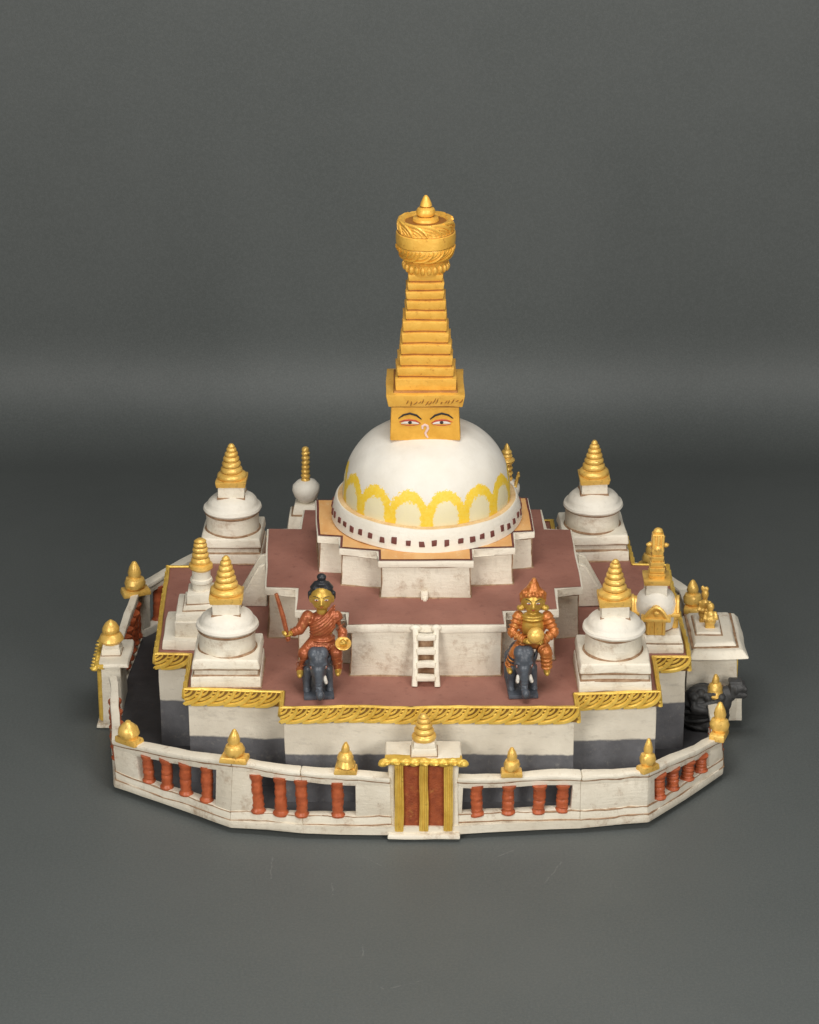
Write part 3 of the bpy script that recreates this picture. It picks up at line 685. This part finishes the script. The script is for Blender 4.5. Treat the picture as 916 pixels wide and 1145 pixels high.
# ------------------------------------------------------------------ gates
def gate(loc, rz, s, label, cone=True):
    t = thing('gate', label, 'gate', loc, rz, None)
    mb = MB(); frustum(mb, 'white', (0, .06), (.385, .20), (.375, .19), 0, .05, .016, 2, .12)
    for sx in (-1, 1): box(mb, 'white', sx * .335 - .032, sx * .335 + .032, -.05, .2, .04, .90, .014, .12)
    box(mb, 'wall_white', -.33, .33, .0, .2, .06, .88, .012, .15); mb.build('gatehouse', t, wob=.014, freq=2.4, seed=1)
    for x in (-.255, 0, .255):
        mb = MB(); box(mb, 'trim_gold', x - .047, x + .047, -.10, .02, .07, .9, .014, .1)
        for d in (-.02, .02): tube(mb, 'trim_gold', [(x + d, -.103, .08), (x + d, -.103, .88)], .012, 6)
        mb.build('column', t, wob=.008, freq=4, seed=x)
    for x in (-.128, .128):
        mb = MB(); box(mb, 'door_red', x - .085, x + .085, -.055, .01, .07, .9, .008, .08); mb.build('door_panel', t, wob=.008, freq=6, seed=x)
    mb = MB(); box(mb, 'trim_gold', -.4, .4, -.125, .0, .865, .93, .02, .1)
    for k in range(9):
        x = -.4 + k * .1; ell(mb, 'trim_gold', (x, -.115, .895 + rnd.uniform(-.010, .010)), (.066, .035, .046), 10); lathe(mb, 'trim_gold', [(.02, -.01), (.034, 0), (.02, .012)], (x + .02, -.15, .9), 10)
    for sx in (-1, 1): ell(mb, 'trim_gold', (sx * .42, -.13, .89), (.05, .045, .035), 10)
    mb.build('fringe', t, wob=.012, freq=6, seed=2)
    mb = MB(); frustum(mb, 'white', (0, .11), (.40, .21), (.385, .19), .885, .93, .014, 2, .12)
    frustum(mb, 'white', (0, .06), (.14, .125), (.132, .12), .925, 1.015, .014, 2, .1); frustum(mb, 'white', (0, .06), (.118, .11), (.112, .105), 1.01, 1.08, .014, 2, .1)
    frustum(mb, 'groove', (0, .06), (.146, .132), (.146, .132), .926, .94, .004, 1); mb.build('roof', t, wob=.014, freq=2.6, seed=3)
    mb = MB()
    if cone: ringed_cone(mb, 'gold', 1.08, 1.37, .12, .05, 5, 1.06)
    else: lathe(mb, 'gold', [(0, 1.06), (.13, 1.07), (.165, 1.12), (.14, 1.18), (.1, 1.21), (.115, 1.24), (.11, 1.28), (.07, 1.35), (.02, 1.39), (0, 1.4)], seg=24)
    mb.build('finial', t, (0, .06, 0), wob=.012, freq=5, seed=4)
    t.scale = (s, s, s); return t
gate((-.052, -2.755, 0.035), R(0), 1., 'front gate with two dark red doors, gold columns and a gold cone on top')
gate((-3.60, .0, .01), R(-90), .86, 'weathered white gate with a gold double knob at the left end of the wall', False)

# gatehouse on the right with a tiered white roof
t = thing('gatehouse', 'white gatehouse with tiered roof and gilt figures at the right end of the wall', 'gatehouse', (3.16, .16, .1))
mb = MB(); frustum(mb, 'wall_white', (.02, .02), (.30, .50), (.27, .47), 0, .82, .02, 2, .15)
frustum(mb, 'white', (.33, -.40), (.06, .07), (.02, .05), 0, .40, .014, 2, .1); mb.build('wall', t, wob=.018, freq=2.2, seed=91)
mb = MB(); frustum(mb, 'white', (.08, .0), (.335, .565), (.27, .49), .80, .885, .022, 3, .12)
frustum(mb, 'groove', (.05, .02), (.265, .455), (.265, .455), .878, .893, .004, 1)
frustum(mb, 'white', (.05, .02), (.25, .44), (.22, .40), .88, .93, .018, 2, .12); frustum(mb, 'groove', (.0, .06), (.16, .27), (.16, .27), .925, .938, .004, 1)
frustum(mb, 'white', (.0, .06), (.148, .255), (.135, .24), .93, .965, .014, 2, .1)
mb.build('roof', t, wob=.020, freq=2.2, seed=92)
mb = MB(); box(mb, 'trim_gold', .275, .31, -.44, -.38, .2, .80, .012); box(mb, 'trim_gold', .275, .31, .38, .44, .2, .80, .012); box(mb, 'door_red', .27, .295, -.36, .36, .1, .78, .01); mb.build('door', t, wob=.008, freq=4)
mb = MB(); pts = [(-.27, .0), (-.25, .16), (-.18, .33), (-.05, .44), (.08, .46), (.2, .4)]
tube(mb, 'groove', [(x, -.497 + z * .036, z) for x, z in pts], .022, 6); mb.build('arch', t, wob=.008, freq=4)
for k, (x, y, h) in enumerate(((-.03, .12, .47), (.02, -.04, .36), (-.045, .02, .27))):
    if k == 2: continue
    mb = MB(); z = .955
    frustum(mb, 'gold', (x, y), (.06, .05), (.05, .045), z - .01, z + .05, .012, 2)
    ell(mb, 'gold', (x, y, z + h * .36), (.06, .055, h * .26), 12); ell(mb, 'gold', (x, y, z + h * .22), (.07, .06, h * .14), 12)
    for s in (-1, 1): limb(mb, 'gold', [(x + s * .055, y, z + h * .5), (x + s * .07, y - .03, z + h * .34), (x + s * .02, y - .06, z + h * .34)], [.022, .02, .016], 8)
    ell(mb, 'gold', (x, y, z + h * .72), (.043, .043, h * .14), 12)
    if k == 0: ell(mb, 'gold', (x - .03, y, z + h * .88), (.022, .022, .035), 8); ell(mb, 'gold', (x + .012, y, z + h * .86), (.03, .03, .03), 8)
    f = remesh(mb, 'roof_figure', None, .008, 2)
    f.location = t.location
    tag(f, ('taller gilt seated figure with knotted hair on the white gatehouse roof', 'shorter gilt seated figure in front of the taller one on the gatehouse roof')[k], 'figurine', 'gilt figures on the gatehouse roof')

# ------------------------------------------------------------------ dark guardian statue beside the gatehouse
t = thing('guardian_statue', 'black crouching guardian statue against the right gatehouse wall', 'statue', (3.10, -.54, .172))
t.scale = (1.06, 1.06, 1.12)
mb = MB(); g = 'guardian'
ell(mb, g, (-.01, 0, .17), (.235, .15, .19)); ell(mb, g, (-.05, 0, .28), (.19, .13, .16)); ell(mb, g, (.12, -.02, .27), (.15, .12, .16)); ell(mb, g, (.22, -.02, .35), (.1, .085, .085))
for z, r in ((.06, .245), (.12, .25), (.18, .245), (.24, .225), (.30, .205), (.36, .17)):
    tube(mb, g, [(-.015 + r * math.cos(a) , -.0 + .155 * math.sin(a) * r / .22, z + .026 * math.sin(a * 2 + z * 30)) for a in [2 * PI * k / 24 for k in range(25)]], .024, 6)
limb(mb, g, [(-.15, -.09, .36), (-.14, -.15, .25), (.0, -.17, .22)], [.05, .046, .04]); limb(mb, g, [(.12, -.1, .34), (.14, -.15, .24), (.03, -.18, .2)], [.05, .046, .04])
limb(mb, g, [(-.12, -.08, .06), (.02, -.17, .06), (.15, -.1, .05)], [.06, .055, .045])
for k in range(5): ell(mb, g, (-.14 + k * .07, -.12 + .02 * (k % 2), .36 + .03 * (k % 2)), (.045, .05, .04), 10)
body = remesh(mb, 'body', t, .009, 1)
mb = MB(); ell(mb, g, (.30, -.02, .415), (.085, .075, .075)); box(mb, g, .235, .40, -.10, .06, .33, .47, .012); box(mb, g, .225, .37, -.08, .05, .46, .505, .012); box(mb, g, .30, .415, -.108, -.06, .41, .45, .01); box(mb, g, .30, .418, -.108, -.05, .345, .385, .01)
ell(mb, g, (.385, -.05, .40), (.03, .04, .03)); ell(mb, g, (.385, .0, .40), (.03, .03, .03)); ell(mb, g, (.36, -.095, .445), (.025, .02, .02)); ell(mb, g, (.30, -.10, .42), (.02, .02, .045)); ell(mb, g, (.3, -.02, .485), (.05, .05, .03))
tube(mb, g, [(.33, -.1, .385), (.38, -.085, .37), (.4, -.02, .372)], .014, 6)
remesh(mb, 'head', t, .009, 1)

# ------------------------------------------------------------------ elephants
def elephant(loc, label, seed, two_tusks):
    t = thing('elephant_statue', label, 'elephant', (loc[0] + .015, loc[1], loc[2]), R(4), 'slate grey elephants on the terrace')
    t.scale = (.88, 1, 1)
    mb = MB(); box(mb, 'elephant', -.18, .18, -.02, .56, 0, .045, .012, .1); mb.build('plinth', t, wob=.008, freq=4, seed=seed)
    mb = MB(); e = 'elephant'
    ell(mb, e, (0, .34, .31), (.165, .235, .18)); ell(mb, e, (0, .24, .35), (.155, .15, .16))
    for sx in (-1, 1):
        limb(mb, e, [(sx * .115, .17, .27), (sx * .135, .15, .14), (sx * .135, .14, .04)], [.065, .045, .045]); ell(mb, e, (sx * .135, .125, .05), (.05, .05, .028))
        limb(mb, e, [(sx * .11, .45, .27), (sx * .13, .47, .16), (sx * .125, .46, .04)], [.085, .06, .062])
        ell(mb, e, (sx * .15, .15, .40), (.022, .06, .095), 16, Matrix.Rotation(sx * R(14), 3, 'Y') @ Matrix.Rotation(sx * R(-22), 3, 'Z'))       # ear
        ell(mb, e, (sx * .048, .07, .495), (.078, .085, .078))                                              # forehead lobes
        tube(mb, e, [(sx * .11, .03, .37), (sx * .092, -.005, .41), (sx * .06, -.03, .405)], [.012, .016, .01], 6)   # brow fold
    ell(mb, e, (0, .08, .40), (.118, .13, .165)); ell(mb, e, (0, .04, .32), (.10, .09, .11))
    tr = [(0, -.03, .34), (0, -.06, .25), (.0, -.075, .17), (.005, -.09, .11), (.01, -.135, .085), (.012, -.15, .10)]
    limb(mb, e, [(x, y + .04, z) for x, y, z in tr], [.082, .058, .046, .044, .05, .054])
    for k in range(5): 
        z = .13 + k * .035; yy = -.04 + (z - .13) * .12
        tube(mb, e, [(r_ * .055, yy - .048 + abs(r_) * .025, z) for r_ in (-.8, -.4, 0, .4, .8)], .008, 6)
    ell(mb, e, (0, .555, .3), (.02, .02, .1))
    body = remesh(mb, 'body', t, .009, 3)
    for sx in ((-1, 1) if two_tusks else (1,)):
        mb = MB(); limb(mb, 'ivory', [(sx * .07, .0, .255), (sx * .085, -.055, .225), (sx * .085, -.09, .235)], [.024, .023, .014], 10); mb.build('tusk', t)
    for sx in (-1, 1):
        mb = MB(); ell(mb, 'lip_red', (sx * .088, .0, .375), (.014, .014, .020), 10); ell(mb, 'ivory', (sx * .088, -.006, .376), (.009, .012, .012), 10); ell(mb, 'black', (sx * .088, -.013, .377), (.006, .007, .007), 8); mb.build('eye', t)
    return t
elephant((-1.165, -2.15, 1.296), 'slate grey elephant with one visible tusk carrying the rider with the sword', 1, False)
elephant((.985, -2.12, 1.296), 'slate grey elephant with two white tusks carrying the rider with the gold ball', 2, True)

# ------------------------------------------------------------------ riders
def hand(mb, mat, c, d, n, s, curl=1.):
    """palm with four fingers of unequal length and a thumb; d = pointing direction, n = palm normal"""
    c, d, n = Vector(c), Vector(d).normalized(), Vector(n).normalized(); w = d.cross(n).normalized()
    ell(mb, mat, c, (.032 * s, .032 * s, .032 * s), 10)
    for k, L in enumerate((.042, .05, .047, .036)):
        b = c + d * .022 * s + w * (k - 1.5) * .0175 * s
        p1 = b + d * L * .6 * s; p2 = p1 + (d * .4 + n * .9 * curl).normalized() * L * .6 * s; p3 = p2 + (n - d * .6 * curl).normalized() * L * .4 * s
        limb(mb, mat, [b, p1, p2, p3], [.0095 * s, .009 * s, .0085 * s, .007 * s], 6)
    b = c - w * .03 * s; limb(mb, mat, [b, b + (d * .3 - w * .5 + n * .6).normalized() * .03 * s, b + (d * .9 + n * 1.2).normalized() * .05 * s], [.011 * s, .01 * s, .008 * s], 6)
def face(t, hc, hr, look, brow_ang, mouth):
    for s in (-1, 1):
        x = hc[0] + s * hr[0] * .42; y = hc[1] - hr[1] * .90; z = hc[2] + .012
        mb = MB(); ell(mb, 'ivory', (x, y, z), (.023, .010, .008), 10); ell(mb, 'black', (x, y - .006, z), (.009, .006, .008), 8)
        tube(mb, 'lip_red', [(x - .026, y - .002, z - .002), (x, y - .009, z - .011), (x + .026, y - .002, z - .002)], .003, 5); mb.build('eye', t)
        mb = MB(); tube(mb, 'black', [(x - s * .03, y - .008, z + .026 - brow_ang), (x, y - .008, z + .038), (x + s * .034, y + .006, z + .034 + brow_ang)], [.003, .0045, .003], 5); mb.build('eyebrow', t)
    mb = MB(); y = hc[1] - hr[1] * .86; z = hc[2] - hr[2] * .52
    tube(mb, 'lip_red', [(hc[0] - .03, y + .004, z + .004), (hc[0], y - .010, z - .003), (hc[0] + .03, y + .004, z + .004)], [.004, .008, .004], 6); mb.build('mouth', t)
def skull(mb, mat, hc, hr):
    ell(mb, mat, hc, hr, 24); ell(mb, mat, (hc[0], hc[1] - hr[1] * .22, hc[2] - hr[2] * .45), (hr[0] * .80, hr[1] * .74, hr[2] * .52), 20)
    tube(mb, mat, [(hc[0], hc[1] - hr[1] * .92, hc[2] + .02), (hc[0], hc[1] - hr[1] * 1.08, hc[2] - .035), (hc[0], hc[1] - hr[1] * 1.0, hc[2] - .05)], [.012, .02, .016], 8)
    for s in (-1, 1):
        ell(mb, mat, (hc[0] + s * .018, hc[1] - hr[1] * 1.0, hc[2] - .045), (.014, .014, .011), 8)
        ell(mb, mat, (hc[0] + s * hr[0] * .98, hc[1] + .01, hc[2] - .02), (.018, .028, .048), 10)

# sword bearer
t = thing('rider_figurine', 'gold faced rider in red robe with black top knot on the left elephant', 'figurine', (-1.115, -1.90, 1.80), 0, 'riders on the elephants')
hc, hr = (0, -.02, .57), (.118, .110, .128)
mb = MB(); g = 'skin_gold'
skull(mb, g, hc, hr); limb(mb, g, [(0, .0, .50), (0, 0, .40)], [.055, .06])
ell(mb, g, (0, 0, .24), (.13, .08, .16)); ell(mb, g, (0, 0, .06), (.12, .09, .1))
AR = [(-.15, .0, .34), (-.235, -.03, .2), (-.34, -.13, .20)]; AL = [(.15, 0, .34), (.215, -.03, .17), (.21, -.13, .12)]
LR = [(-.09, -.02, .04), (-.19, -.14, -.02), (-.235, -.08, -.24)]; LL = [(.07, -.02, .04), (.15, -.14, -.01), (.165, -.08, -.22)]
for A in (AR, AL): limb(mb, g, A, [.05, .04, .03])
for A in (LR, LL): limb(mb, g, A, [.06, .055, .04])
hand(mb, g, (-.355, -.145, .205), (-.5, -.6, .1), (.2, -.2, 1), 1.15); hand(mb, g, (.215, -.16, .115), (.2, -1, -.2), (0, .1, 1), 1.15, .8)
for A in (LR, LL):
    f = Vector(A[2]); limb(mb, g, [f, f + Vector((0, -.05, -.03)), f + Vector((0, -.09, -.03))], [.04, .035, .026])
remesh(mb, 'body', t, .008, 2)
mb = MB(); r_ = 'robe'
ell(mb, r_, (0, 0, .26), (.142, .10, .15)); ell(mb, r_, (0, 0, .10), (.108, .10, .11)); ell(mb, r_, (0, -.01, .03), (.135, .115, .07))
limb(mb, r_, [AR[0], AR[1], (-.30, -.095, .2)], [.066, .056, .044]); limb(mb, r_, [AL[0], AL[1], (.212, -.09, .14)], [.066, .054, .05])
limb(mb, r_, LR, [.078, .068, .046]); limb(mb, r_, LL, [.078, .068, .046])
for k in range(7):                                       # diagonal folds over the chest
    o_ = .06 * k; pts = []
    for q in range(8):
        f = q / 7; x = -.13 + f * .27 + 0; z = .38 - o_ * .62 - (1 - f) * .10 + .10 * f - .02 * math.sin(f * PI)
        xx = max(-.999, min(.999, x / .158)); zz = (z - .26) / .165
        y = -.108 * math.sqrt(max(.02, 1 - xx * xx - max(-.95, min(.95, zz)) ** 2 * .8)); pts.append((x, y - .004, z))
    tube(mb, r_, pts, .0125, 6)
for A in (AR, AL, LR, LL):                               # creases round the sleeves and trouser legs
    for seg_ in ((0, 1), (1, 2)):
        a, b = Vector(A[seg_[0]]), Vector(A[seg_[1]]); d = (b - a).normalized(); u_ = d.orthogonal().normalized(); v_ = d.cross(u_)
        for q in (.3, .65):
            r0 = (.060 if A in (AR, AL) else .073) * (1 - .22 * (seg_[0] + q) / 1.5); c_ = a.lerp(b, q)
            tube(mb, r_, [c_ + (u_ * math.cos(2 * PI * k / 14) + v_ * math.sin(2 * PI * k / 14)) * r0 + d * .025 * math.sin(2 * PI * k / 14) for k in range(15)], .0065, 5)
tube(mb, r_, [(.125 * math.cos(a), .115 * math.sin(a), .10) for a in [2 * PI * k / 24 for k in range(25)]], .014, 6)
remesh(mb, 'robe', t, .0075, 1)
mb = MB(); ell(mb, 'hair', (0, .026, .605), (.126, .114, .118), 20)
for k in range(11): a = PI + PI * k / 10; tube(mb, 'hair', [(.118 * math.cos(a), .02 + .1 * math.sin(a) * .8, .66 + .0), (.07 * math.cos(a), .02 + .07 * math.sin(a), .725), (0, .02, .745)], [.014, .015, .012], 6)
for s in (-1, 1): limb(mb, 'hair', [(s * .122, .0, .61), (s * .125, .02, .545)], [.026, .02], 8)
tube(mb, 'hair', [(0, .02, .73), (0, .02, .765)], [.045, .04], 10); ell(mb, 'hair', (0, .015, .785), (.052, .048, .04), 14)
hair = remesh(mb, 'hair', t, .008, 2)
face(t, hc, hr, 0, .004, 0)
mb = MB(); tube(mb, 'robe', [(-.352, -.175, .14), (-.358, -.17, .2), (-.405, -.15, .42), (-.47, -.13, .66)], [.022, .022, .026, .02], 8); ell(mb, 'robe', (-.355, -.172, .17), (.03, .03, .03), 8)
s_ = mb.build('sword', None, (-1.115, -1.90, 1.80), wob=.004, freq=6); tag(s_, 'red stick-like sword raised in the fist of the black haired rider', 'sword')
mb = MB(); lathe(mb, 'gold', [(0, -.02), (.05, -.018), (.075, .0), (.086, .024), (.078, .03), (.06, .012), (0, .0)], seg=24); ell(mb, 'gold', (0, 0, .01), (.03, .03, .02), 10)
b_ = mb.build('bowl', None, (-.895, -2.085, 1.90), wob=.006, freq=5); b_.rotation_euler = (R(32), R(6), 0); tag(b_, 'small gold bowl in the lowered hand of the black haired rider', 'bowl')

# ball bearer
t = thing('rider_figurine', 'gold faced rider in banded orange dress and pointed cap on the right elephant', 'figurine', (1.09, -1.87, 1.80), 0, 'riders on the elephants')
hc, hr = (0, -.02, .515), (.110, .105, .125)
AR = [(-.15, .0, .33), (-.215, -.06, .17), (-.08, -.16, .12)]; AL = [(.15, 0, .33), (.225, -.06, .17), (.09, -.17, .12)]
LR = [(-.09, -.02, .03), (-.18, -.14, -.03), (-.235, -.08, -.21)]; LL = [(.08, -.02, .03), (.14, -.14, -.02), (.155, -.08, -.23)]
mb = MB(); g = 'skin_gold'; skull(mb, g, hc, hr); limb(mb, g, [(0, .0, .44), (0, 0, .36)], [.055, .065])
ell(mb, g, (0, 0, .22), (.13, .09, .15)); ell(mb, g, (0, -.02, .33), (.12, .085, .06)); ell(mb, g, (0, 0, .05), (.12, .09, .1))
for A in (AR, AL): limb(mb, g, A, [.05, .04, .03])
for A in (LR, LL): limb(mb, g, A, [.06, .055, .04]); f = Vector(A[2]); limb(mb, g, [f, f + Vector((0, -.05, -.03)), f + Vector((0, -.09, -.03))], [.04, .035, .026])
hand(mb, g, (-.055, -.18, .125), (1, -.4, .2), (0, -.6, 1), 1.1); hand(mb, g, (.075, -.19, .125), (-1, -.4, .2), (0, -.6, 1), 1.1)
for s in (-1, 1): lathe(mb, g, [(0, -.03), (.035, -.02), (.042, 0), (.035, .02), (0, .03)], (hc[0] + s * .13, -.02, .435), 16)
for q in range(2): tube(mb, g, [(.11 * math.cos(a), .08 * math.sin(a) - .02, .355 - q * .035 - .03 * (a < 0)) for a in [PI + PI * k / 12 for k in range(13)]], .014, 6)
remesh(mb, 'body', t, .008, 2)
mb = MB(); r_ = 'robe_orange'
ell(mb, r_, (0, .02, .21), (.15, .1, .13)); ell(mb, r_, (0, 0, .06), (.145, .12, .1))
limb(mb, r_, [AR[0], AR[1], (-.11, -.135, .125)], [.060, .052, .042]); limb(mb, r_, [AL[0], AL[1], (.12, -.15, .125)], [.060, .053, .042])
limb(mb, r_, LR, [.076, .066, .046]); limb(mb, r_, LL, [.076, .066, .046])
for A in (AR, AL, LR, LL):
    for seg_ in ((0, 1), (1, 2)):
        a, b = Vector(A[seg_[0]]), Vector(A[seg_[1]]); d = (b - a).normalized(); u_ = d.orthogonal().normalized(); v_ = d.cross(u_)
        for q in (.12, .38, .64, .9):
            r0 = (.060 if A in (AR, AL) else .073) * (1 - .2 * (seg_[0] + q) / 1.5); c_ = a.lerp(b, q)
            tube(mb, r_, [c_ + (u_ * math.cos(2 * PI * k / 16) + v_ * math.sin(2 * PI * k / 16)) * r0 for k in range(17)], .010, 6)
tube(mb, r_, [(.15 * math.cos(a), .125 * math.sin(a), .07) for a in [2 * PI * k / 24 for k in range(25)]], .018, 6)
remesh(mb, 'robe', t, .0075, 1)
mb = MB(); ell(mb, r_, (0, .018, .57), (.122, .112, .1), 20); limb(mb, r_, [(0, .01, .62), (.005, .01, .68), (.008, .01, .74)], [.085, .058, .028], 12)
for k in range(9): a = PI + PI * k / 8; ell(mb, r_, (.105 * math.cos(a), .0 + .095 * math.sin(a), .605 + .012 * math.sin(k * 2)), (.024, .022, .028), 8)
for s in (-1, 1): limb(mb, r_, [(s * .115, .0, .58), (s * .118, .01, .50)], [.03, .022], 8)
remesh(mb, 'cap', t, .008, 2)
face(t, hc, hr, 0, .012, 0)
mb = MB(); ell(mb, 'gold', (0, 0, 0), (.092, .085, .085), 22)
b_ = mb.build('ball', None, (1.115, -2.07, 2.00), wob=.008, freq=5); tag(b_, 'round gold ball held in both hands by the orange dressed rider', 'ball')

# ------------------------------------------------------------------ camera, lamps, world
cam = bpy.data.cameras.new('camera'); co_ = bpy.data.objects.new('camera', cam); COL.objects.link(co_)
co_.location = (-.2, -29.0283, 14.8413); co_.rotation_euler = (R(90 - 23), 0, 0)
cam.lens = 36 * 3200 / 1145; cam.sensor_width = 36; cam.clip_end = 300; cam.clip_start = .5
sc.camera = co_
def area(name, loc, target, size, power, col=(1, .96, .9), size_y=None):
    l = bpy.data.lights.new(name, 'AREA'); l.energy = power; l.size = size; l.color = col
    if size_y: l.shape = 'RECTANGLE'; l.size_y = size_y
    o = bpy.data.objects.new(name, l); COL.objects.link(o); o.location = loc
    o.rotation_euler = (Vector(target) - Vector(loc)).to_track_quat('-Z', 'Y').to_euler(); return o
area('softbox_overhead', (.5, -5.5, 15), (0, -2.5, 0), 8, 1100, (1, .985, .96), 6)
area('softbox_front_left', (-11, -24, 13), (0, 0, 1.5), 9, 3700, (1, .97, .92))
area('softbox_front_right', (12, -23, 12), (0, 0, 1.5), 9, 3200, (1, .97, .92))
w = bpy.data.worlds.new('World'); sc.world = w; w.use_nodes = True
w.node_tree.nodes['Background'].inputs[0].default_value = (.9, .95, 1, 1); w.node_tree.nodes['Background'].inputs[1].default_value = .06
sc.view_settings.view_transform = 'Standard'; sc.view_settings.look = 'None'; sc.view_settings.exposure = 0; sc.view_settings.gamma = 1
